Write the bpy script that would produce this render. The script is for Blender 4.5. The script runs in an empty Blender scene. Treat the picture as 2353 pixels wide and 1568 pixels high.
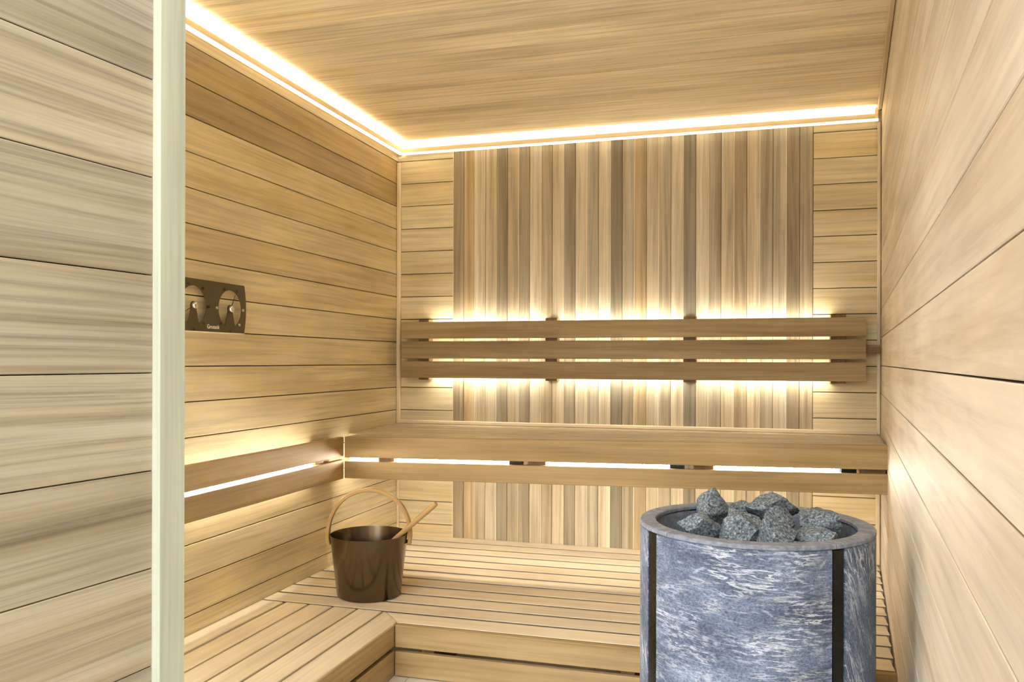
import bpy, bmesh, math, random
from mathutils import Vector, Matrix, noise
random.seed(7)
C = bpy.context.scene.collection
S = 1.15            # metres per layout unit (layout: camera above the origin, x along the back wall, y into the room)
EYE = 0.95          # eye height above the floor in layout units
XL, XR, D = -1.559, 0.487, 3.5
CEIL = 0.985
TH = math.radians(16.1304)
KR = 0.1064         # the right-hand wall runs a little off square
XW = lambda y: 0.115 + KR * y

# ---------------------------------------------------------------- camera, sky, exposure
cam_d = bpy.data.cameras.new('camera'); cam = bpy.data.objects.new('camera', cam_d); C.objects.link(cam)
cam.location = (0, 0, EYE * S); cam.rotation_mode = 'XYZ'
cam.rotation_euler = (math.pi / 2, -0.0026, TH)
cam_d.sensor_width = 36; cam_d.lens = 1900 / 2353 * 36
cam_d.shift_y = 46 / 2353; cam_d.clip_start = 0.02
bpy.context.scene.camera = cam
w = bpy.data.worlds.new('daylight'); bpy.context.scene.world = w; w.use_nodes = True
bg = w.node_tree.nodes['Background']; bg.inputs[0].default_value = (0.95, 0.98, 1.0, 1); bg.inputs[1].default_value = 3.2
_tc = w.node_tree.nodes.new('ShaderNodeTexCoord'); _sx = w.node_tree.nodes.new('ShaderNodeSeparateXYZ'); _mr = w.node_tree.nodes.new('ShaderNodeMapRange')
w.node_tree.links.new(_tc.outputs['Generated'], _sx.inputs[0]); w.node_tree.links.new(_sx.outputs[2], _mr.inputs[0])
_mr.inputs[1].default_value = -.08; _mr.inputs[2].default_value = .40; _mr.inputs[3].default_value = 0.6; _mr.inputs[4].default_value = 4.9   # dim ground, bright sky
w.node_tree.links.new(_mr.outputs[0], bg.inputs[1])
vs = bpy.context.scene.view_settings
vs.view_transform = 'Standard'; vs.look = 'None'; vs.gamma = 1; vs.use_curve_mapping = False
vs.exposure = 0.6
LED_HOT, LED_UNDER, LED_COVE, LED_EDGE = 30.0, 80.0, 120.0, 1.7
LED_COL = (1.0, 0.945, 0.84)

# ---------------------------------------------------------------- helpers
def P(v): return Vector((v[0] * S, v[1] * S, (v[2] + EYE) * S))
def srgb(h):
    return tuple(((c / 255 + 0.055) / 1.055) ** 2.4 if c / 255 > 0.04045 else c / 255 / 12.92 for c in h) + (1,)

def tag(o, label=None, cat=None, group=None, kind=None):
    if label: o['label'] = label
    if cat: o['category'] = cat
    if group: o['group'] = group
    if kind: o['kind'] = kind
    return o
def empty(name, at, label, cat, group=None):
    o = bpy.data.objects.new(name, None); C.objects.link(o); o.location = P(at); o.empty_display_size = 0.05
    return tag(o, label, cat, group)

def wpos(o):
    p = Vector(o.location)
    while o.parent: o = o.parent; p += o.location
    return p

class MB:
    """collects shapes in layout units; build() links them as one mesh object"""
    def __init__(s): s.v = []; s.f = []; s.wc = []; s.tone = []; s.sm = []
    def add(s, vs_, fs, wc, tone, smooth=False):
        b = len(s.v); s.v += [tuple(v) for v in vs_]; s.f += [tuple(i + b for i in f) for f in fs]
        s.wc += wc; s.tone += [tone] * len(vs_); s.sm += [smooth] * len(fs)
    def board(s, o, L, W, T, ch=0.0012, tone=1.0, hue=0.5, xf=None, e0=None, e1=None, lip=0):
        """chamfered stick: corner o, edge vectors L (grain), W, T.  e0/e1 shift the W=1 side ends (mitres)"""
        o, L, W, T = Vector(o), Vector(L), Vector(W), Vector(T)
        lw, lt, ll = W.length, T.length, L.length
        w_, t_ = W / lw, T / lt
        c = min(ch, lw * .3, lt * .3)
        prof = [(c, 0), (lw - c, 0), (lw, c), (lw, lt - c), (lw - c, lt), (c, lt), (0, lt - c), (0, c)]
        if lip:      # top edges overhang a narrower body
            prof = [(lip, 0), (lw - lip, 0), (lw - lip, lt - .010), (lw, lt - .0016), (lw - .0004, lt), (.0004, lt), (0, lt - .0016), (lip, lt - .010)]
        hue = hue if hue >= .95 else hue * .62
        off = Vector((random.uniform(0, 60), random.uniform(0, 60), random.uniform(0, 60)))
        vs_, wc = [], []
        for k in (0, 1):
            for (a, b) in prof:
                ee = (e1 or 0) if k else (e0 or 0)
                p = o + L * k + L.normalized() * (ee * a / lw) + w_ * a + t_ * b
                if xf: p = Vector(xf(p))
                vs_.append(p); wc.append((ll * k + off.x, a + off.y, b + off.z))
        fs = [tuple(range(7, -1, -1)), tuple(range(8, 16))]
        fs += [(i, (i + 1) % 8, 8 + (i + 1) % 8, 8 + i) for i in range(8)]
        s.add(vs_, fs, wc, (tone, hue, random.random(), 1))
        return s
    def lathe(s, prof, c, n=64, tone=1.0):
        vs_, wc, fs = [], [], []
        m = len(prof)
        for i in range(n):
            a = 2 * math.pi * i / n
            for (r, z) in prof:
                vs_.append((c[0] + r * math.cos(a), c[1] + r * math.sin(a), c[2] + z)); wc.append((a * .2, z, r))
        for i in range(n):
            for j in range(m - 1):
                fs.append((i * m + j, ((i + 1) % n) * m + j, ((i + 1) % n) * m + j + 1, i * m + j + 1))
        s.add(vs_, fs, wc, (tone, .5, 0, 1), True); return s
    def arc(s, c, r0, r1, a0, a1, z0, z1, n=24, ch=0.002, off=(0, 0, 0), rot=0.0, tone=1.0):
        """block bent round the axis c, between two azimuths in degrees, edges chamfered"""
        prof = [(r0 + ch, z0), (r1 - ch, z0), (r1, z0 + ch), (r1, z1 - ch), (r1 - ch, z1), (r0 + ch, z1), (r0, z1 - ch), (r0, z0 + ch)]
        vs_, wc, fs = [], [], []
        cr, sr = math.cos(rot), math.sin(rot)
        for i in range(n + 1):
            a = math.radians(a0 + (a1 - a0) * i / n)
            for (r, z) in prof:
                vs_.append((c[0] + r * math.cos(a), c[1] + r * math.sin(a), c[2] + z))
                u, v = a * r1, z
                wc.append((u * cr - v * sr + off[0], u * sr + v * cr + off[1], r + off[2]))
        for i in range(n):
            for j in range(8):
                fs.append((i * 8 + j, i * 8 + (j + 1) % 8, (i + 1) * 8 + (j + 1) % 8, (i + 1) * 8 + j))
        fs += [tuple(range(7, -1, -1)), tuple(range(n * 8, n * 8 + 8))]
        s.add(vs_, fs, wc, (tone, .5, random.random(), 1)); return s
    def tube(s, pts, rad, n=12, tone=1.0, flat=None):
        """tube through pts; rad number or list; flat=(axis, a, b) gives an oval section a along axis"""
        pts = [Vector(p) for p in pts]; m = len(pts)
        rad = rad if isinstance(rad, (list, tuple)) else [rad] * m
        vs_, wc, fs = [], [], []; dist = 0
        up = None
        for i, p in enumerate(pts):
            t = (pts[min(i + 1, m - 1)] - pts[max(i - 1, 0)]).normalized()
            if i: dist += (p - pts[i - 1]).length
            if flat: x = Vector(flat[0]); x = (x - t * x.dot(t)).normalized()
            else:
                if up is None: up = Vector((0, 0, 1)) if abs(t.z) < .9 else Vector((1, 0, 0))
                x = (up - t * up.dot(t)).normalized(); up = x
            y = t.cross(x)
            for k in range(n):
                a = 2 * math.pi * k / n
                ca, sa = math.cos(a), math.sin(a)
                if flat:
                    ca = math.copysign(abs(ca) ** .45, ca); sa = math.copysign(abs(sa) ** .45, sa)
                    q = p + x * (ca * flat[1]) + y * (sa * flat[2])
                else: q = p + (x * ca + y * sa) * rad[i]
                vs_.append(q); wc.append((dist, ca * .02, sa * .02))
        for i in range(m - 1):
            for k in range(n):
                fs.append((i * n + k, i * n + (k + 1) % n, (i + 1) * n + (k + 1) % n, (i + 1) * n + k))
        fs += [tuple(range(n - 1, -1, -1)), tuple(range((m - 1) * n, m * n))]
        s.add(vs_, fs, wc, (tone, .5, random.random(), 1), True); return s
    def build(s, name, mat, parent=None, at=None):
        me = bpy.data.meshes.new(name)
        w_ = [P(v) for v in s.v]
        if parent is not None: org = wpos(parent)
        elif at is not None: org = P(at)
        else:
            lo = [min(v[i] for v in w_) for i in range(3)]; hi = [max(v[i] for v in w_) for i in range(3)]
            org = Vector(((lo[0] + hi[0]) / 2, (lo[1] + hi[1]) / 2, lo[2]))
        me.from_pydata([v - org for v in w_], [], s.f); me.update()
        me.polygons.foreach_set('use_smooth', s.sm)
        at_ = me.attributes.new('wc', 'FLOAT_VECTOR', 'POINT')
        at_.data.foreach_set('vector', [c for t in s.wc for c in t])
        tn = me.attributes.new('tone', 'FLOAT_COLOR', 'POINT')
        tn.data.foreach_set('color', [c for t in s.tone for c in t])
        me.materials.append(mat)
        bm = bmesh.new(); bm.from_mesh(me); bmesh.ops.recalc_face_normals(bm, faces=bm.faces); bm.to_mesh(me); bm.free()
        o = bpy.data.objects.new(name, me); C.objects.link(o)
        if parent is not None: o.parent = parent
        else: o.location = org
        if any(s.sm):
            me.set_sharp_from_angle(angle=math.radians(38))
        return o

def struct(name, mb, mat, label=None):
    o = mb.build(name, mat); o['kind'] = 'structure'
    if label: o['label'] = label
    return o

# ---------------------------------------------------------------- materials
def new_mat(name):
    m = bpy.data.materials.new(name); m.use_nodes = True
    nt = m.node_tree; b = nt.nodes['Principled BSDF']
    return m, nt, b
def N(nt, t, **kw):
    n = nt.nodes.new(t)
    for k, v in kw.items():
        if k in n.inputs: n.inputs[k].default_value = v
        else: setattr(n, k, v)
    return n
def scaled(nt, src, v):
    n = N(nt, 'ShaderNodeVectorMath', operation='MULTIPLY'); nt.links.new(src, n.inputs[0]); n.inputs[1].default_value = v
    return n.outputs[0]
def mixc(nt, fac, a, b, mode='MIX'):
    n = N(nt, 'ShaderNodeMix', data_type='RGBA', blend_type=mode)
    for s_, v in ((n.inputs[0], fac), (n.inputs[6], a), (n.inputs[7], b)):
        if hasattr(v, 'links'): nt.links.new(v, s_)
        else: s_.default_value = v
    return n.outputs[2]
def mathn(nt, op, a, b=0.0, c=0.0):
    n = N(nt, 'ShaderNodeMath', operation=op)
    for s_, v in zip(n.inputs, (a, b, c)):
        if hasattr(v, 'links'): nt.links.new(v, s_)
        else: s_.default_value = v
    return n.outputs[0]
def ramp(nt, fac, stops):
    n = N(nt, 'ShaderNodeValToRGB'); nt.links.new(fac, n.inputs[0])
    e = n.color_ramp.elements
    e[0].position, e[0].color = stops[0]; e[1].position, e[1].color = stops[-1]
    for p, c in stops[1:-1]:
        x = e.new(p); x.color = c
    return n.outputs[0]
def g(v): return (v, v, v, 1)

def wood(name, light, mid, dark, streak=1.0, rough=.55, fine=60.0, bandw=9.0, band=.5):
    m, nt, b = new_mat(name)
    at = N(nt, 'ShaderNodeAttribute', attribute_name='wc').outputs['Vector']
    tn = N(nt, 'ShaderNodeAttribute', attribute_name='tone')
    sep = N(nt, 'ShaderNodeSeparateColor'); nt.links.new(tn.outputs['Color'], sep.inputs[0])
    # a slow wander of the grain lines across the board
    wob = N(nt, 'ShaderNodeTexNoise', Scale=1.0, Detail=2.0); nt.links.new(scaled(nt, at, (.9, 5, 5)), wob.inputs['Vector'])
    ws = N(nt, 'ShaderNodeVectorMath', operation='MULTIPLY_ADD'); nt.links.new(wob.outputs['Color'], ws.inputs[0])
    ws.inputs[1].default_value = (0, .035, .035); nt.links.new(at, ws.inputs[2]); co = ws.outputs[0]
    n1 = N(nt, 'ShaderNodeTexNoise', Scale=1.0, Detail=6.0, Roughness=.6); nt.links.new(scaled(nt, co, (.8, bandw * 1.25, bandw * 1.25)), n1.inputs['Vector'])
    n2 = N(nt, 'ShaderNodeTexNoise', Scale=1.0, Detail=5.0, Roughness=.65); nt.links.new(scaled(nt, co, (1.8, fine * 1.2, fine * 1.2)), n2.inputs['Vector'])
    n3 = N(nt, 'ShaderNodeTexNoise', Scale=1.0, Detail=3.0, Roughness=.5); nt.links.new(scaled(nt, at, (2.2, 4.0, 4.0)), n3.inputs['Vector'])
    base = ramp(nt, n1.outputs[0], [(.30, dark), (.46, mid), (.62, light), (.72, light)])
    c1 = mixc(nt, band, mid, base)
    st = ramp(nt, n2.outputs[0], [(.33, g(1 - .34 * streak)), (.52, g(1.0)), (.72, g(1 + .16 * streak))])
    c2 = mixc(nt, 1.0, c1, st, 'MULTIPLY')
    bl = ramp(nt, n3.outputs[0], [(.3, g(.86)), (.7, g(1.1))])
    c3 = mixc(nt, 1.0, c2, bl, 'MULTIPLY')
    # board hue: greyer .. redder
    c4 = mixc(nt, sep.outputs[1], (.94, 1.01, 1.08, 1), (1.06, .955, .78, 1))
    c5 = mixc(nt, 1.0, c3, c4, 'MULTIPLY')
    tv = N(nt, 'ShaderNodeCombineColor')
    for i in range(3): nt.links.new(sep.outputs[0], tv.inputs[i])
    c6 = mixc(nt, 1.0, c5, tv.outputs[0], 'MULTIPLY')
    nt.links.new(c6, b.inputs['Base Color'])
    b.inputs['Roughness'].default_value = rough
    b.inputs['Specular IOR Level'].default_value = .25
    bp = N(nt, 'ShaderNodeBump', Strength=.12, Distance=.001); nt.links.new(n2.outputs[0], bp.inputs['Height'])
    nt.links.new(bp.outputs[0], b.inputs['Normal'])
    return m

W_GOLD = wood('golden aspen boards', srgb((235, 221, 186)), srgb((221, 201, 160)), srgb((190, 164, 117)), streak=.7)
W_CEIL = wood('ceiling boards', srgb((248, 234, 206)), srgb((236, 218, 183)), srgb((208, 184, 140)), streak=.8, bandw=14)
W_PANEL = wood('vertical taupe boards', srgb((228, 214, 186)), srgb((208, 190, 158)), srgb((166, 144, 110)), streak=.9, bandw=20, band=.7)
W_RIGHT = wood('pale right boards', srgb((231, 221, 206)), srgb((220, 206, 186)), srgb((196, 179, 153)), streak=.45, fine=45, bandw=8, band=.8)
W_NEAR = wood('cool-lit near boards', srgb((189, 180, 162)), srgb((169, 156, 132)), srgb((139, 124, 99)), streak=1.0, fine=130, bandw=22, band=.7)  # grey cast of the cool outside light put into the wood colour
W_POST = wood('pale planed pine', srgb((214, 216, 200)), srgb((196, 197, 176)), srgb((170, 168, 144)), streak=.5, fine=50, bandw=22)
W_BENCH = wood('smooth bench aspen', srgb((242, 228, 201)), srgb((230, 212, 181)), srgb((206, 184, 146)), streak=.38, band=.4)
W_FASCIA = wood('bench front boards', srgb((183, 158, 117)), srgb((165, 139, 96)), srgb((139, 110, 70)), streak=.6, band=.6)
W_BACK = wood('backrest boards', srgb((176, 154, 115)), srgb((158, 134, 94)), srgb((130, 106, 70)), streak=.7, band=.65)
W_TRIM = wood('pale trim', srgb((236, 220, 190)), srgb((226, 206, 172)), srgb((206, 182, 142)), streak=.4)
W_HANDLE = wood('bent wood handle', srgb((206, 176, 126)), srgb((182, 150, 100)), srgb((146, 114, 70)), streak=.8)
W_DARK = wood('support timber', srgb((150, 122, 84)), srgb((126, 98, 62)), srgb((92, 70, 42)), streak=.6)

def plain(name, col, rough=.5, metal=0.0, emit=None, strength=0, spec=.5, var=.05):
    m, nt, b = new_mat(name)
    b.inputs['Base Color'].default_value = col; b.inputs['Roughness'].default_value = rough; b.inputs['Metallic'].default_value = metal
    b.inputs['Specular IOR Level'].default_value = spec
    ns = N(nt, 'ShaderNodeTexNoise', Scale=40.0, Detail=3.0)
    tc = N(nt, 'ShaderNodeTexCoord'); nt.links.new(tc.outputs['Object'], ns.inputs['Vector'])
    r = ramp(nt, ns.outputs[0], [(.3, g(max(0, rough - var))), (.7, g(min(1, rough + var)))])
    nt.links.new(r, b.inputs['Roughness'])
    if emit: b.inputs['Emission Color'].default_value = emit + (1,); b.inputs['Emission Strength'].default_value = strength
    return m
M_LED = plain('warm led', (1, .95, .85, 1), emit=LED_COL, strength=LED_HOT)
M_UNDER = plain('under bench led', (1, .95, .85, 1), emit=LED_COL, strength=LED_UNDER)
M_COVE = plain('cove led', (1, .95, .85, 1), emit=LED_COL, strength=LED_COVE)
M_EDGE = plain('led diffuser edge', (1, .95, .85, 1), emit=(1.0, .88, .66), strength=LED_EDGE)
M_PAIL = plain('bronze anodised metal', srgb((100, 87, 70)), .22, .9, var=.006)
M_BLACK = plain('black steel', srgb((26, 26, 24)), .3, .7)
M_STRIP = plain('black coated steel', srgb((34, 33, 28)), .28, .6)
M_DARK = plain('dark cavity', srgb((14, 14, 15)), .8)
M_PLATE = plain('anthracite gauge plate', srgb((92, 82, 62)), .38, .75)
M_CHROME = plain('polished knob', srgb((225, 225, 222)), .15, 1.0)
M_INK = plain('dark print', srgb((30, 24, 16)), .6)
M_WHITE = plain('pale print', srgb((222, 214, 190)), .5)
M_RIV = plain('dark rivet', srgb((40, 30, 22)), .4, .6)

def soapstone():
    m, nt, b = new_mat('veined soapstone')
    at = N(nt, 'ShaderNodeAttribute', attribute_name='wc').outputs['Vector']
    def noise_(sc, det=6.0, ro=.6, dist=0.0, src=at):
        n = N(nt, 'ShaderNodeTexNoise', Scale=1.0, Detail=det, Roughness=ro, Distortion=dist); nt.links.new(scaled(nt, src, sc), n.inputs['Vector']); return n.outputs[0]
    big = noise_((7, 12, 8), 4, .6, .4)
    base = ramp(nt, big, [(.3, srgb((62, 74, 96))), (.5, srgb((88, 102, 126))), (.7, srgb((120, 134, 158)))])
    fine = noise_((190, 240, 190), 4, .75)
    fs = ramp(nt, fine, [(.35, g(.5)), (.5, g(1)), (.66, g(1.6))])
    c = mixc(nt, 1.0, base, fs, 'MULTIPLY')
    # thin pale veins drawn along the bedding
    v = noise_((13, 84, 16), 7, .66, .5)
    d = mathn(nt, 'ABSOLUTE', mathn(nt, 'SUBTRACT', v, .5))
    vein = ramp(nt, d, [(.0, g(1)), (.012, g(.65)), (.04, g(0))])
    gate = ramp(nt, noise_((9, 14, 9), 3, .5), [(.42, g(0)), (.62, g(1))])
    fac = mathn(nt, 'MULTIPLY', vein, gate)
    c = mixc(nt, fac, c, srgb((214, 220, 230)))
    # soft pale clots
    cl = ramp(nt, noise_((24, 44, 24), 5, .62, .6), [(.60, g(0)), (.68, g(.5))])
    c = mixc(nt, cl, c, srgb((190, 198, 210)))
    st = ramp(nt, noise_((32, 230, 60), 5, .75, .2), [(.56, g(0)), (.68, g(.55))])
    c = mixc(nt, st, c, srgb((205, 210, 220)))
    nt.links.new(c, b.inputs['Base Color']); b.inputs['Roughness'].default_value = .55
    bp = N(nt, 'ShaderNodeBump', Strength=.25, Distance=.001); nt.links.new(fine, bp.inputs['Height']); nt.links.new(bp.outputs[0], b.inputs['Normal'])
    return m
M_SOAP = soapstone()
def rim_stone():
    m, nt, b = new_mat('honed soapstone rim')
    at = N(nt, 'ShaderNodeAttribute', attribute_name='wc').outputs['Vector']
    n = N(nt, 'ShaderNodeTexNoise', Scale=60.0, Detail=6.0, Roughness=.7); nt.links.new(at, n.inputs['Vector'])
    nt.links.new(ramp(nt, n.outputs[0], [(.3, srgb((92, 98, 112))), (.5, srgb((122, 128, 142))), (.75, srgb((164, 168, 180)))]), b.inputs['Base Color'])
    b.inputs['Roughness'].default_value = .5
    return m
M_RIM = rim_stone()
def rock():
    m, nt, b = new_mat('speckled sauna rock')
    tc = N(nt, 'ShaderNodeTexCoord'); oi = N(nt, 'ShaderNodeObjectInfo')
    ad = N(nt, 'ShaderNodeVectorMath', operation='ADD'); nt.links.new(tc.outputs['Object'], ad.inputs[0]); nt.links.new(oi.outputs['Location'], ad.inputs[1])
    n = N(nt, 'ShaderNodeTexNoise', Scale=190.0, Detail=5.0, Roughness=.75); nt.links.new(ad.outputs[0], n.inputs['Vector'])
    n2 = N(nt, 'ShaderNodeTexNoise', Scale=22.0, Detail=4.0); nt.links.new(ad.outputs[0], n2.inputs['Vector'])
    c = ramp(nt, n.outputs[0], [(.36, srgb((44, 50, 56))), (.48, srgb((96, 106, 114))), (.58, srgb((140, 150, 156))), (.68, srgb((190, 198, 202)))])
    c = mixc(nt, 1.0, c, ramp(nt, n2.outputs[0], [(.3, g(.72)), (.7, g(1.2))]), 'MULTIPLY')
    nt.links.new(c, b.inputs['Base Color']); b.inputs['Roughness'].default_value = .8
    bp = N(nt, 'ShaderNodeBump', Strength=.35, Distance=.0015); nt.links.new(n.outputs[0], bp.inputs['Height']); nt.links.new(bp.outputs[0], b.inputs['Normal'])
    return m
M_ROCK = rock()
def tiles():
    m, nt, b = new_mat('pale floor tile')
    tc = N(nt, 'ShaderNodeTexCoord'); br = N(nt, 'ShaderNodeTexBrick', Scale=1.0); br.offset = 0
    br.inputs['Brick Width'].default_value = .3; br.inputs['Row Height'].default_value = .3; br.inputs['Mortar Size'].default_value = .002
    br.inputs['Color1'].default_value = srgb((222, 214, 204)); br.inputs['Color2'].default_value = srgb((214, 206, 198)); br.inputs['Mortar'].default_value = srgb((168, 160, 150))
    nt.links.new(tc.outputs['Object'], br.inputs['Vector']); nt.links.new(br.outputs[0], b.inputs['Base Color']); b.inputs['Roughness'].default_value = .4
    return m
M_TILE = tiles()

# ---------------------------------------------------------------- the room shell
PIT = 0.1033; Z0 = 0.912; GAP = 0.0030; TK = 0.02
def rt(a=.9, b=1.07): return random.uniform(a, b)
def rows(pitch, z0, lo, hi):
    """courses of boards between lo and hi with seams at z0 - n*pitch"""
    z = z0
    while z < hi: z += pitch
    out = []
    while z > lo:
        out.append((max(z - pitch, lo), min(z, hi))); z -= pitch
    return out

FL = -EYE
PX0, PX1 = -1.289, 0.236         # the vertical panel on the back wall
wb = MB()
for i, (a, b) in enumerate(rows(PIT, Z0, FL, CEIL)):
    t = [.98, .94, .90, 1.02, 1.0, .9, .92, 1.0, 1.06, 1.0][i % 10]
    wb.board((XL, D, a + GAP / 2), (PX0 - XL - .001, 0, 0), (0, 0, b - a - GAP), (0, TK, 0), tone=t, hue=random.uniform(.3, .7))
    wb.board((PX1 + .001, D, a + GAP / 2), (XR + .03 - PX1, 0, 0), (0, 0, b - a - GAP), (0, TK, 0), tone=rt(.92, 1.03), hue=random.uniform(.4, .75))
panel_tones = [.72, .86, 1.08, .98, .66, .82, .70, .96, .82, 1.0, .72, .98, .84, 1.06, .56, .84, .80, .98, .86, 1.06, .60, .98,
               .80, .98, .82, 1.04, .86, 1.0, .70, .84]
panel_hues = [.8, .95, .2, .3, .5, .6, .5, .3, .7, .6, .4, .5, .2, .2, .5, .3, .95, .5, .5, .3, .3, .4, .5, .5, .8, .6, .3, .2, .7, .6]
pw = (PX1 - PX0) / 30
wp = MB()
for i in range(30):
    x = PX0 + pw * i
    if i % 2 == 0: wp.board((x - .0010, D + .0004, FL), (0, 0, CEIL - FL), (.0020, 0, 0), (0, .004, 0), ch=0, tone=1.5, hue=.3)  # pale slivers in alternate seams: chamfer highlights put in as colour
    wp.board((x + .0007, D, FL), (0, 0, CEIL - FL), (pw - .0014, 0, 0), (0, TK, 0), ch=.0014 if i % 2 else .0008, tone=panel_tones[i] ** 1.5 * .9, hue=panel_hues[i])
# one board centre-left of the third bracket is replaced by a darker one in the photo; it is simply a dark tone above
bk = MB().board((XL - .03, D + TK + .001, FL - .02), (XR - XL + .09, 0, 0), (0, 0, CEIL - FL + .04), (0, .03, 0), tone=.45)
wbo = struct('wall_back', wb, W_GOLD, 'back wall of horizontal aspen boards on both sides of a vertical board panel')
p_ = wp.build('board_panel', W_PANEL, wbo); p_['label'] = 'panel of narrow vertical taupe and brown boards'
bk.build('wall_backing', W_DARK, wbo)

Y_NEAR = 0.86
wl = MB()
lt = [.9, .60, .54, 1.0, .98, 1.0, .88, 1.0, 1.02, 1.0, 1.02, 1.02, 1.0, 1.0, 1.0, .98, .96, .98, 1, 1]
lh = [.9, 1.0, 1.0, .75, .7, .6, .9, .7, .6, .6, .5, .5, .4, .4, .4, .4, .6, .6, .5, .5]
for i, (a, b) in enumerate(rows(PIT, Z0, FL, CEIL)):
    wl.board((XL, Y_NEAR, a + GAP / 2), (0, D - Y_NEAR, 0), (0, 0, b - a - GAP), (-TK, 0, 0), tone=lt[i], hue=lh[i])
wlo = struct('wall_left', wl, W_GOLD, 'left wall of horizontal golden boards, the two top courses darker')
MB().board((XL - TK - .001, Y_NEAR, FL - .02), (0, D - Y_NEAR + .02, 0), (0, 0, CEIL - FL + .04), (-.03, 0, 0), tone=.45).build('wall_backing', W_DARK, wlo)

# right wall: runs past the entrance, boards a little wider
PR = 0.1098; ZR = -0.0145
Y0R = -0.75
dR = Vector((KR, 1, 0)).normalized(); nR = Vector((dR.y, -dR.x, 0))
LR = (D - Y0R) / dR.y
wr = MB()
TOPR = CEIL + .55
for i, (a, b) in enumerate(rows(PR, ZR, FL, TOPR)):
    o = Vector((XW(Y0R), Y0R, a + .0011))
    if b > CEIL + .0001:
        pass
    wr.board(o, dR * LR, (0, 0, b - a - .0022), nR * TK, tone=rt(.95, 1.04), hue=random.uniform(.4, .7))
wro = struct('wall_right', wr, W_RIGHT, 'right wall of pale horizontal boards running past the heater')
MB().board(Vector((XW(Y0R), Y0R, FL - .02)) + nR * (TK + .001), dR * LR, (0, 0, TOPR - FL + .02), nR * .03, tone=.45).build('wall_backing', W_DARK, wro)

# near left wall beside the entrance, parallel to the right wall
XN = lambda y: -0.646 + KR * (y - 0.780)
wn = MB()
LN = (0.780 - Y0R) / dR.y
nt_ = {0: 1}
for i, (a, b) in enumerate(rows(PR, ZR, FL, TOPR)):
    o = Vector((XN(Y0R), Y0R, a + .0006))
    wn.board(o, dR * LN, (0, 0, b - a - .0012), -nR * TK, ch=.0008, tone=[1.0, 1.04, .94, 1.0, .97, 1.05, .95][i % 7], hue=random.uniform(.2, .6))
wno = struct('wall_entry', wn, W_NEAR, 'near wall of horizontal boards in cool-light grey left of the post')
MB().board(Vector((XN(Y0R), Y0R, FL - .02)) - nR * (TK + .001), dR * LN, (0, 0, TOPR - FL + .02), -nR * .03, tone=1).build('wall_backing', W_GOLD, wno)
# post: stands 10 mm proud of the near wall and shows its inner side
pb = Vector((XN(0.780), 0.780, FL))
post = MB().board(pb + nR * .010, (0, 0, TOPR - FL), dR * .040, -nR * .062, ch=.0016, tone=1.0, hue=.25)
struct('trim_1', post, W_POST, 'pale planed corner post at the end of the near left wall')
# ceiling, boards run across the room
ce = MB(); y = D + .02; i = 0
CY0 = Y_NEAR - .06
while y > CY0:
    y0 = max(y - PIT, CY0)
    ce.board((XL - .02, y0 + .0008, CEIL), (XW(y) + .012 - XL, 0, 0), (0, y - y0 - .0016, 0), (0, 0, TK), ch=.0009, tone=[1, .93, 1.04, .96, .9, 1.0, 1.05, .92][i % 8], hue=random.uniform(.45, .8))
    y -= PIT; i += 1
ceo = struct('ceiling', ce, W_CEIL, 'ceiling of golden boards running across the room')
MB().board((XL - .03, CY0, CEIL + TK + .001), (XR - XL + .05, 0, 0), (0, D - CY0 + .05, 0), (0, 0, .03), tone=.45).build('ceiling_backing', W_DARK, ceo)
struct('floor', MB().board((-3.2, -3.6, FL - .03), (6.0, 0, 0), (0, D + 3.8, 0), (0, 0, .03), ch=0), M_TILE, 'pale tiled floor')

# trims: corners, foot of the back wall above the bench, cove strips under the ceiling
def trim(n, mb, label, mat=W_TRIM): return struct('trim_%d' % n, mb, mat, label)
trim(2, MB().board((XL + .0005, D - .0005, -.283), (0, 0, .905 + .283), (.018, 0, 0), (0, -.018, 0), ch=.004, tone=1.12, hue=.4), 'pale vertical corner strip where left and back walls meet')
trim(3, MB().board((XW(D) - .004, D - .0005, -.283), (0, 0, CEIL + .283 - .05), (-.012, 0, 0), (0, -.012, 0), ch=.003, tone=1.0, hue=.4), 'thin vertical corner strip where back and right walls meet')
trim(4, MB().board((XL + .018, D - .0005, -.2855), (XR - XL - .034, 0, 0), (0, -.014, 0), (0, 0, .016), ch=.003, tone=1.03, hue=.4), 'pale horizontal strip along the foot of the back wall above the bench')
trim(5, MB().board((XL + .0005, D - .0005, -.79), (0, 0, .30), (.012, 0, 0), (0, -.012, 0), ch=.003), 'corner strip below the upper bench at the left')
trim(6, MB().board((XW(D) - .004, D - .0005, -.79), (0, 0, .30), (-.016, 0, 0), (0, -.014, 0), ch=.003), 'corner strip below the upper bench at the right')
CO = .036                              # the cove boards stand this far off the walls
cz0, cz1 = .943, .963
xc_end = XW(D) - .030
trim(7, MB().board((XL + CO, D - .0345, cz0), (0, -(D - .03 - Y_NEAR - .02), 0), (0, 0, cz1 - cz0), (-.010, 0, 0), tone=.96, hue=.5), 'cove strip under the ceiling along the left wall')
trim(8, MB().board((XL + CO + .001, D - CO, cz0), (xc_end - XL - CO, 0, 0), (0, 0, cz1 - cz0), (0, .010, 0), tone=.96, hue=.5), 'cove strip under the ceiling along the back wall')
trim(9, MB().board((XW(2.2) - .001, 2.2 - 1.2, CEIL - .0005), (KR * 2.44, 2.44, 0), (-.016, 0, 0), (0, 0, -.014), ch=.003, tone=.85, hue=.7, xf=lambda p: (p[0] - KR * 1.2, p[1], p[2])), 'slim strip where ceiling and right wall meet')

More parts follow.
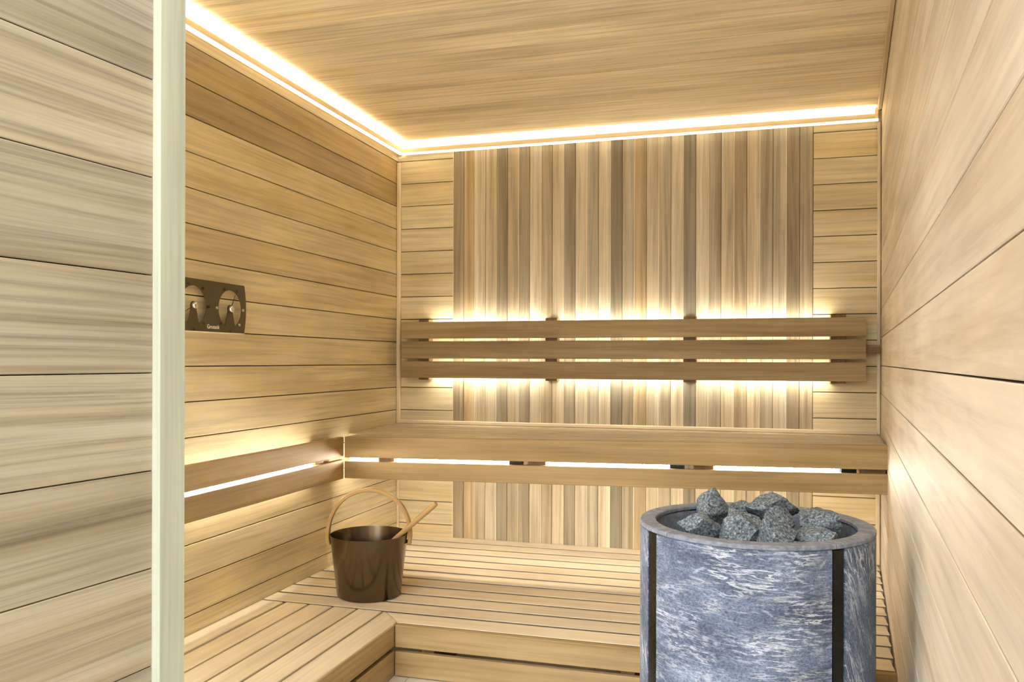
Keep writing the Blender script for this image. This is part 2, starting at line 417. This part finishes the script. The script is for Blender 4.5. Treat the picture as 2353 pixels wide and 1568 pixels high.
LEDGE = MB().board((XL + .001, Y_NEAR, cz0), (0, D - Y_NEAR - .001, 0), (CO - .012, 0, 0), (0, 0, .004), ch=0)
LEDGE.build('cove_floor', W_TRIM, bpy.data.objects['trim_7'])
MB().board((XL + CO + .002, D - .001, cz0), (xc_end - XL - CO, 0, 0), (0, -CO + .012, 0), (0, 0, .004), ch=0).build('cove_floor', W_TRIM, bpy.data.objects['trim_8'])
MB().board((xc_end + .0005, D - .0005, cz0), (0, -CO, 0), (.012, 0, 0), (0, 0, CEIL - cz0 - .0005), ch=.002).build('end_cap', W_TRIM, bpy.data.objects['trim_8'])
# ---------------------------------------------------------------- LED strips (things: they lie in the coves and behind the boards)
def led(at0, L, W, T, label, mat=M_LED, group=None, name='light_strip', xf=None):
    mb = MB().board(at0, L, W, T, ch=0, xf=xf)
    return tag(mb.build(name, mat), label, 'light', group)
led((XL + .010, Y_NEAR + .1, .955), (0, D - Y_NEAR - .16, 0), (.012, 0, 0), (0, 0, .003), 'light strip hidden in the ceiling cove along the left wall', M_COVE)
led((XL + .045, D - .024, .955), (xc_end - XL - .05, 0, 0), (0, .012, 0), (0, 0, .003), 'light strip hidden in the ceiling cove along the back wall', M_COVE)
led((XL + CO - .010, Y_NEAR + .1, cz0 - .010), (0, D - .0385 - Y_NEAR - .1, 0), (.009, 0, 0), (0, 0, .0095), 'thin glowing line along the bottom of the left wall ceiling cove', M_EDGE)
led((XL + CO + .001, D - CO + .0005, cz0 - .0085), (xc_end - XL - CO + .012, 0, 0), (0, .009, 0), (0, 0, .008), 'thin glowing line under the ceiling cove of the back wall', M_EDGE)

# ---------------------------------------------------------------- backrest on the back wall
br_ = empty('backrest', (-.54, 3.45, -.077), 'three-slat wooden backrest glowing between its slats on the back wall', 'backrest')
YB = 3.43
for k, (a, b) in enumerate([(.099, .173), (.010, .087), (-.076, -.002)]):
    MB().board((-1.51, YB, a), (1.934, 0, 0), (0, 0, b - a), (0, .022, 0), ch=.002, tone=[1.04, .92, .94][k], hue=[.5, .35, .5][k]).build('slat', W_BACK, br_)
for x, wd in ((-1.435, .058), (-.85, .062), (-.268, .062), (.298, .066)):
    MB().board((x, YB + .0225, -.085), (0, 0, .27), (wd * .85, 0, 0), (0, D - YB - .0235, 0), ch=.002, tone=1, hue=.4).build('bracket', W_DARK, br_)
MB().board((.4245, YB + .016, .033), (XW(YB) - .4245 - .002, 0, 0), (0, 0, .032), (0, .02, 0), ch=.002, tone=1.1).build('wall_block', W_DARK, br_)
led((-1.37, YB + .024, .150), (.51, 0, 0), (0, 0, .014), (0, .004, 0), 'light strip behind the top backrest slat, leftmost length', group='light strips behind the back wall backrest')
led((-.79, YB + .024, .150), (.515, 0, 0), (0, 0, .014), (0, .004, 0), 'light strip behind the top backrest slat, middle length', group='light strips behind the back wall backrest')
led((-.208, YB + .024, .150), (.50, 0, 0), (0, 0, .014), (0, .004, 0), 'light strip behind the top backrest slat, rightmost length', group='light strips behind the back wall backrest')
led((-1.37, YB + .024, -.066), (.51, 0, 0), (0, 0, .014), (0, .004, 0), 'light strip behind the bottom backrest slat, leftmost length', group='light strips behind the back wall backrest')
led((-.79, YB + .024, -.066), (.515, 0, 0), (0, 0, .014), (0, .004, 0), 'light strip behind the bottom backrest slat, middle length', group='light strips behind the back wall backrest')
led((-.208, YB + .024, -.066), (.50, 0, 0), (0, 0, .014), (0, .004, 0), 'light strip behind the bottom backrest slat, rightmost length', group='light strips behind the back wall backrest')

# ---------------------------------------------------------------- upper bench
YU = 2.91; XU0 = -1.507; 
def tilt(p):
    k = max(0, (3.49 - p[1]) / .58); u = (p[0] + 1.5) / 1.93
    return (p[0], p[1], p[2] + k * (-.008 + .026 * u))
ub = empty('upper_bench', (-.54, 3.2, -.46), 'upper wooden bench along the back wall with a glowing slot in its front', 'bench')
for k in range(6):
    y0 = YU + .002 + k * .0975
    x1 = XW(y0) - .004
    MB().board((XU0 if k == 0 else XL + .004, y0, -.308), ((x1 - XU0) if k == 0 else (x1 - XL - .004), 0, 0), (0, .083, 0), (0, 0, .022), ch=.002, lip=.011 if k else 0, tone=[.74, .72, .66, .70, .64, .7][k], hue=.55, xf=tilt).build('slat', W_BENCH, ub)  # slat tones darkened to carry the shade over the upper bench top
xr = XW(YU) - .002
MB().board((XU0, YU - .022, -.366), (xr - XU0, 0, 0), (0, 0, .080), (0, .0215, 0), ch=.002, tone=1.03, hue=.6, xf=tilt).build('fascia_board', W_FASCIA, ub)
MB().board((XU0, YU - .022, -.446), (xr - XU0, 0, 0), (0, 0, .066), (0, .0215, 0), ch=.002, tone=.97, hue=.7, xf=tilt).build('fascia_board', W_FASCIA, ub)
MB().board((XU0 + .003, YU + .002, -.331), (xr - XU0 - .02, 0, 0), (0, .26, 0), (0, 0, .012), xf=tilt).build('light_shield', W_DARK, ub)  # added board, keeps the slot strips' light out of the slat gaps
for x0, x1, m in ((-1.375, -1.31, 1), (-.852, -.806, 0), (-.78, -.714, 1), (-.268, -.222, 0), (-.19, -.123, 1), (.285, .332, 0), (.345, .42, 1)):
    # a wide support block or a narrow steel-dark spacer between the front boards
    MB().board((x0, YU + .0005, -.445), (0, .58 if m else .035, 0), (x1 - x0, 0, 0), (0, 0, .113), ch=.002, tone=.9, xf=tilt).build('support', W_DARK if m else M_BLACK, ub)
for x0, x1, lab in ((-1.50, -1.38, 'short light strip in the bench front slot beside the left corner'), (-1.305, -.856, 'light strip in the bench front slot above the bucket ladle'),
                    (-.712, -.272, 'light strip in the bench front slot, second long length from the left'), (-.119, .281, 'light strip in the bench front slot above the heater')):
    led((x0, YU + .010, -.382), (x1 - x0, 0, 0), (0, 0, .013), (0, .004, 0), lab, M_UNDER, xf=tilt)

# ---------------------------------------------------------------- left wall backrest
lb = empty('backrest', (-1.53, 2.1, -.457), 'two-board wooden backrest with a glowing slot on the left wall', 'backrest')
MB().board((-1.51, 1.0, -.369), (0, 1.885, 0), (0, 0, .074), (-.022, 0, 0), ch=.002, tone=1.0, hue=.75).build('slat', W_FASCIA, lb)
MB().board((-1.51, 1.0, -.456), (0, 1.885, 0), (0, 0, .074), (-.022, 0, 0), ch=.002, tone=.96, hue=.8).build('slat', W_FASCIA, lb)
for y0 in (1.2, 1.90, 2.71, ):
    MB().board((-1.5325, y0, -.45), (0, 0, .15), (0, .06, 0), (-.0255, 0, 0), ch=.002, tone=1.1).build('bracket', W_DARK, lb)
led((-1.534, 1.98, -.380), (0, .71, 0), (0, 0, .012), (-.004, 0, 0), 'light strip behind the left wall backrest, seen through its slot', M_UNDER, group='light strips behind the left wall backrest')
led((-1.534, 1.28, -.380), (0, .60, 0), (0, 0, .012), (-.004, 0, 0), 'light strip behind the left wall backrest, near length', M_UNDER, group='light strips behind the left wall backrest')

# ---------------------------------------------------------------- lower bench: back part and side part
ZL = -.794; YF = 2.31
lo = empty('lower_bench', (-.5, 2.9, FL), 'lower slatted bench along the back wall under the upper bench', 'bench')
for k in range(12):
    y0 = YF + .004 + k * .1
    x1 = XW(y0) - .004
    x0 = -1.026 if k == 0 else XL + .003
    wdt = min(.0835, D - .004 - y0)
    MB().board((x0, y0, ZL - .024), (x1 - x0, 0, 0), (0, wdt, 0), (0, 0, .024), lip=.011, tone=rt(.96, 1.04), hue=random.uniform(.3, .6),
               e0=-.075 if k == 0 else None).build('slat', W_BENCH, lo)
xr = XW(YF) - .003
MB().board((-1.026, YF - .018, -.862), (xr + 1.026, 0, 0), (0, 0, .066), (0, .020, 0), ch=.002, tone=1.02, hue=.6).build('fascia_board', W_FASCIA, lo)
MB().board((-1.026, YF - .018, FL + .002), (xr + 1.026, 0, 0), (0, 0, .073), (0, .020, 0), ch=.002, tone=1.04, hue=.6).build('fascia_board', W_FASCIA, lo)
for x in (-.95, -.35, .2):
    MB().board((x, YF + .004, FL + .001), (0, 1.17, 0), (.04, 0, 0), (0, 0, .130), ch=.002, tone=1).build('support', W_DARK, lo)
sb = empty('side_bench', (-1.3, 1.7, FL), 'lower slatted side bench along the left wall in the foreground', 'bench')
sx = [XL + .003, -1.468, -1.383, -1.295, -1.209, -1.118, -1.030]
for k in range(6):
    a, b = sx[k], sx[k + 1]
    o = (a + (.0045 if k else 0), 1.0, ZL - .02)
    L = YF + .092 - 1.0 + .0
    MB().board(o, (0, L, 0), (b - a - .009, 0, 0), (0, 0, .02), ch=.002, tone=[1.04, 1.0, 1.0, .98, 1.0, .92][k], hue=[.4, .5, .6, .5, .5, .4][k],
               e1=-.083 if k == 5 else None).build('slat', W_BENCH, sb)
MB().board((-1.030, 1.0, -.862), (0, YF - 1.0 - .012, 0), (0, 0, .066), (-.020, 0, 0), ch=.002, tone=1.12, hue=.5).build('fascia_board', W_FASCIA, sb)
MB().board((-1.030, 1.0, FL + .002), (0, YF - 1.0 - .012, 0), (0, 0, .073), (-.020, 0, 0), ch=.002, tone=1.12, hue=.5).build('fascia_board', W_FASCIA, sb)
for y in (1.1, 1.7, 2.22):
    MB().board((-1.052, y, FL + .001), (-.5, 0, 0), (0, .04, 0), (0, 0, .134), ch=.002, tone=1).build('support', W_DARK, sb)

# ---------------------------------------------------------------- thermometer and hygrometer plate
XT = XL + .020
th_ = empty('thermometer_hygrometer', (XT, 2.113, .085), 'dark metal gauge plate with two round dials on the left wall', 'thermometer')
def T(y, z, x=0): return (XT + x, y, z)
def plate_mesh():
    cu = bpy.data.curves.new('plate', 'CURVE'); cu.dimensions = '2D'; cu.fill_mode = 'BOTH'; cu.extrude = .0012
    def spl(pts):
        s_ = cu.splines.new('POLY'); s_.points.add(len(pts) - 1); s_.use_cyclic_u = True
        for q, p in zip(s_.points, pts): q.co = (p[0] * S, p[1] * S, 0, 1)
    hw, z0, z1 = .160, 0, .150
    out = []
    for i in range(13):
        t = i / 12; out.append((hw + .010 * (1 - (2 * t - 1) ** 2), z0 + (z1 - z0) * t))
    for i in range(13):
        t = 1 - i / 12; out.append((-hw - .010 * (1 - (2 * t - 1) ** 2), z0 + (z1 - z0) * t))
    spl(out)
    for cy in (-.087, .087):
        cz, R = .072, .058; pts = []
        a0, a1 = math.radians(-90 + 26), math.radians(270 - 26)
        for i in range(41):
            a = a0 + (a1 - a0) * i / 40; pts.append((cy + R * math.cos(a), cz + R * math.sin(a)))
        for i in range(13):
            a = math.radians(205) - math.radians(230) * i / 12; pts.append((cy + .013 * math.cos(a), cz + .013 * math.sin(a)))
        spl(pts)
    ob = bpy.data.objects.new('tmp', cu); C.objects.link(ob)
    dg = bpy.context.evaluated_depsgraph_get(); me = bpy.data.meshes.new_from_object(ob.evaluated_get(dg))
    bpy.data.objects.remove(ob)
    return me
RT = Matrix(((0, 0, 1, 0), (1, 0, 0, 0), (0, 1, 0, 0), (0, 0, 0, 1)))      # local x -> room y, local y -> up, normal -> into the room
pm = plate_mesh(); pm.transform(RT); pm.name = 'face_plate'; pm.materials.clear(); pm.materials.append(M_PLATE)
fp = bpy.data.objects.new('face_plate', pm); C.objects.link(fp); fp.parent = th_
edge = MB().board(T(1.955, .0822, -.019), (0, .316, 0), (0, 0, .0022), (.0225, 0, 0), ch=.0003).build('bottom_edge', M_WHITE, th_); edge['label'] = 'bright bottom edge'
for yy, zz in ((1.964, .095), (2.262, .095), (1.964, .225), (2.262, .225)):
    MB().tube([T(yy, zz, -.0195), T(yy, zz, -.001)], .004, 10).build('standoff', M_BLACK, th_)
for cy in (2.026, 2.200):
    hub = MB().tube([T(cy, .157, .001), T(cy, .157, .003), T(cy, .157, .006), T(cy, .157, .010), T(cy, .157, .0115)], [.0085, .0105, .0108, .009, .005], 24).build('hub', M_CHROME, th_)
    an = math.radians(205 if cy < 2.1 else 62)
    MB().tube([T(cy + .004 * math.cos(an), .157 + .004 * math.sin(an), .0025), T(cy + .052 * math.cos(an), .157 + .052 * math.sin(an), .0025)], [.0014, .0006], 8).build('pointer', M_INK, th_)
def text(s_, size, y, z, mat, name, rot=0, bold=0):
    cu = bpy.data.curves.new(name, 'FONT'); cu.body = s_; cu.size = size * S; cu.align_x = 'CENTER'; cu.align_y = 'CENTER'; cu.extrude = .0003; cu.offset = bold
    ob = bpy.data.objects.new('tmp', cu); C.objects.link(ob)
    dg = bpy.context.evaluated_depsgraph_get(); me = bpy.data.meshes.new_from_object(ob.evaluated_get(dg)); bpy.data.objects.remove(ob)
    me.transform(Matrix.Rotation(rot, 4, 'Z')); me.transform(RT); me.materials.clear(); me.materials.append(mat); me.name = name
    o = bpy.data.objects.new(name, me); C.objects.link(o); o.parent = th_
    o.location = P(T(y, z, .0016)) - th_.location
    return o
text('Grosank', .017, 2.116, .099, M_WHITE, 'maker_lettering', bold=.0004)
for cy, marks in ((2.026, [(-90, '20'), (-48, '10'), (0, '100'), (52, '80'), (112, '60'), (180, '40')]), (2.200, [(-90, '20'), (-135, '10'), (180, '40'), (118, '50'), (60, '60'), (0, '80'), (-45, '90')])):
    for a, s_ in marks:
        r_ = .0665 if a not in (-90,) else .068
        ar = math.radians(a)
        yy = cy + r_ * math.cos(ar)
        if yy > 2.268: yy = 2.268
        text(s_, .0115, yy, .157 + r_ * math.sin(ar), M_INK if not (cy > 2.1 and a in (0, -45, 180)) else M_WHITE, 'scale_number')

# ---------------------------------------------------------------- bucket and ladle
BC = (-1.243, 2.560, ZL)
bu = empty('water_bucket', BC, 'dark bronze metal sauna bucket with a bent wood handle on the lower bench', 'bucket')
H = .208
prof = [(0, 0), (.098, 0), (.104, .003), (.107, .008), (.130, H - .002), (.1305, H), (.1285, H + .0005), (.1275, H - .003), (.1045, .010), (.09, .008), (0, .008)]
MB().lathe(prof, BC, 96).build('pail', M_PAIL, bu)
ha = math.radians(-17)                     # handle axis in the room
ux, uy = math.cos(math.radians(16.1) + math.radians(-12)), math.sin(math.radians(16.1) + math.radians(-12))
ux, uy = math.cos(math.radians(18)), math.sin(math.radians(18))
pts = []
for i in range(49):
    t = math.pi * i / 48
    rr, hh = .139, .160
    px = -math.cos(t) * rr; pz = math.sin(t) ** .9 * hh if 0 < i < 48 else 0
    pts.append((BC[0] + ux * px, BC[1] + uy * px, BC[2] + .196 + pz))
pts = [(pts[0][0] + ux * .004, pts[0][1] + uy * .004, BC[2] + .172)] + pts + [(pts[-1][0] - ux * .004, pts[-1][1] - uy * .004, BC[2] + .172)]
MB().tube(pts, 1, 16, flat=((-uy, ux, 0), .0155, .0068)).build('handle', W_HANDLE, bu)
for sgn in (-1, 1):
    q = [Vector((BC[0] + ux * sgn * r_, BC[1] + uy * sgn * r_, BC[2] + .180)) for r_ in (.1262, .143)]
    MB().tube(q, [.006, .005], 12).build('rivet', M_RIV, bu)
top = Vector((-1.0016, 2.5626, -.4722)); mid = Vector((-1.1450, 2.5650, -0.5960))
# the ladle leans on the rim; its bowl lies inside the bucket
dirn = (mid - top).normalized()
end = top + dirn * .29
la = empty('ladle', tuple(top + dirn * .29), 'wooden-handled ladle leaning out of the bucket', 'ladle')
MB().tube([top, top + dirn * .01, top + dirn * .15, end], [.0085, .0098, .0088, .006], 16).build('handle', W_HANDLE, la)
bp_ = [(0, -.020), (.012, -.019), (.024, -.010), (.030, .006), (.0285, .0065), (.022, -.008), (.011, -.016), (0, -.017)]
MB().lathe(bp_, tuple(end + dirn * .022 + Vector((0, 0, .012))), 40).build('bowl', M_PAIL, la)

# ---------------------------------------------------------------- heater
SC = (.006, 1.771, 0); SR = .2307; ZT = -.328
st = empty('sauna_heater', (SC[0], SC[1], FL), 'round grey soapstone-clad heater open at the top beside the right wall', 'heater')
az = [-147, -50.5, 39, 129]
zb = FL + .035
rots = [0.05, 1.05, .3, 1.2]
for k in range(4):
    a0 = az[k] + 4.6; a1 = (az[(k + 1) % 4] + (360 if k == 3 else 0)) - (4.9 if k == 3 else 3.8)
    MB().arc(SC, SR - .030, SR, a0, a1, zb, ZT - .010, n=40, off=(k * 3.1, k * 1.7, 0), rot=[.04, 1.15, .3, 1.25][k]).build('stone_panel', M_SOAP, st)
    MB().arc(SC, SR - .020, SR - .0012, az[k] - [4.2, 3.1, 3, 3][k], az[k] + [4.2, 3.1, 3, 3][k], zb, ZT - .011, n=6, ch=.001).build('steel_strip', M_STRIP, st)
cuts = [-170, -134, -52, 38, 128, 190]
for k in range(5):
    MB().arc(SC, SR - .033, SR + .0005, cuts[k] + .25, cuts[k + 1] - .25, ZT - .0095, ZT, n=30, off=(k, 0, 0), ch=.002).build('rim_stone', M_RIM, st)
MB().lathe([(SR - .034, -.012), (SR - .036, -.010), (SR - .036, -.16), (.002, -.16), (.0, -.158)], (SC[0], SC[1], ZT), 64).build('inner_liner', M_RIM, st)
MB().arc(SC, SR - .0372, SR - .0355, 36, 43, ZT - .06, ZT - .018, n=4, ch=.0003).build('steel_tab', M_BLACK, st)
MB().lathe([(0, FL), (SR - .012, FL), (SR - .012, zb - .001), (0, zb - .001)], (SC[0], SC[1], 0), 64).build('base_ring', M_BLACK, st)
MB().lathe([(0, -.072), (.170, -.072), (.192, -.066), (.192, -.060), (.165, -.062), (0, -.062)], (SC[0], SC[1], ZT), 48).build('rock_grate', M_DARK, st)

def stone(c, dims, seed, label, rot=0.0, cuts_=13):
    rnd = random.Random(seed)
    bm = bmesh.new(); bmesh.ops.create_icosphere(bm, subdivisions=5, radius=1.0)
    pl = []
    for _ in range(cuts_):
        n = Vector((rnd.gauss(0, 1), rnd.gauss(0, 1), rnd.gauss(0, 1))).normalized(); pl.append((n, rnd.uniform(.42, .74)))
    for v in bm.verts:
        p = v.co.copy()
        for n, d in pl:
            e = p.dot(n) - d
            if e > 0: p -= n * (e * .96)
        q = p * 2.3 + Vector((seed * 3.1, 0, 0))
        p += p.normalized() * (.05 * noise.noise(q) + .030 * noise.noise(q * 3.2) + .012 * noise.noise(q * 8))
        v.co = p
    lo = [min(v.co[i] for v in bm.verts) for i in range(3)]; hi = [max(v.co[i] for v in bm.verts) for i in range(3)]
    R = Matrix.Rotation(rot, 3, 'Z')
    for v in bm.verts:
        p = Vector([((v.co[i] - (lo[i] + hi[i]) / 2) / (hi[i] - lo[i])) * dims[i] * S for i in range(3)])
        v.co = R @ p
    me = bpy.data.meshes.new('heater_stone'); bm.to_mesh(me); bm.free(); me.materials.append(M_ROCK)
    for p in me.polygons: p.use_smooth = True
    me.set_sharp_from_angle(angle=math.radians(30))
    o = bpy.data.objects.new('heater_stone', me); C.objects.link(o); o.location = P(c)
    return tag(o, label, 'stone', 'stones heaped in the heater')
STONES = [
    ((-.076, 1.840, -.311), (.082, .080, .078), 11, 'pointed grey stone standing highest at the back left of the heater heap'),
    ((-.104, 1.722, -.340), (.088, .090, .070), 12, 'rounded grey stone at the front left of the heater heap'),
    ((-.022, 1.700, -.335), (.080, .074, .070), 23, 'grey stone between the front left stone and the middle stone of the heap'),
    ((.040, 1.838, -.312), (.118, .085, .068), 14, 'broad grey stone on top of the heap at the back middle'),
    ((.048, 1.684, -.332), (.072, .078, .074), 25, 'bulky grey stone in the front middle of the heap'),
    ((.131, 1.805, -.330), (.105, .090, .058), 16, 'grey stone below the black tab at the back right of the heap'),
    ((.124, 1.705, -.344), (.102, .080, .054), 17, 'low grey stone at the front right of the heap'),
    ((.074, 1.622, -.350), (.068, .050, .044), 18, 'small grey stone wedged lowest at the front rim of the heater'),
    ((-.018, 1.905, -.336), (.070, .060, .056), 19, 'small grey stone at the back of the heap against the rim'),
    ((.052, 1.765, -.338), (.080, .070, .090), 20, 'grey stone in the centre of the heap, mostly covered by its neighbours'),
    ((-.020, 1.775, -.345), (.090, .075, .080), 21, 'grey stone under the pointed stone, mostly covered'),
]
for c, d, sd, lab in STONES: stone(c, d, sd, lab, rot=sd * .7)
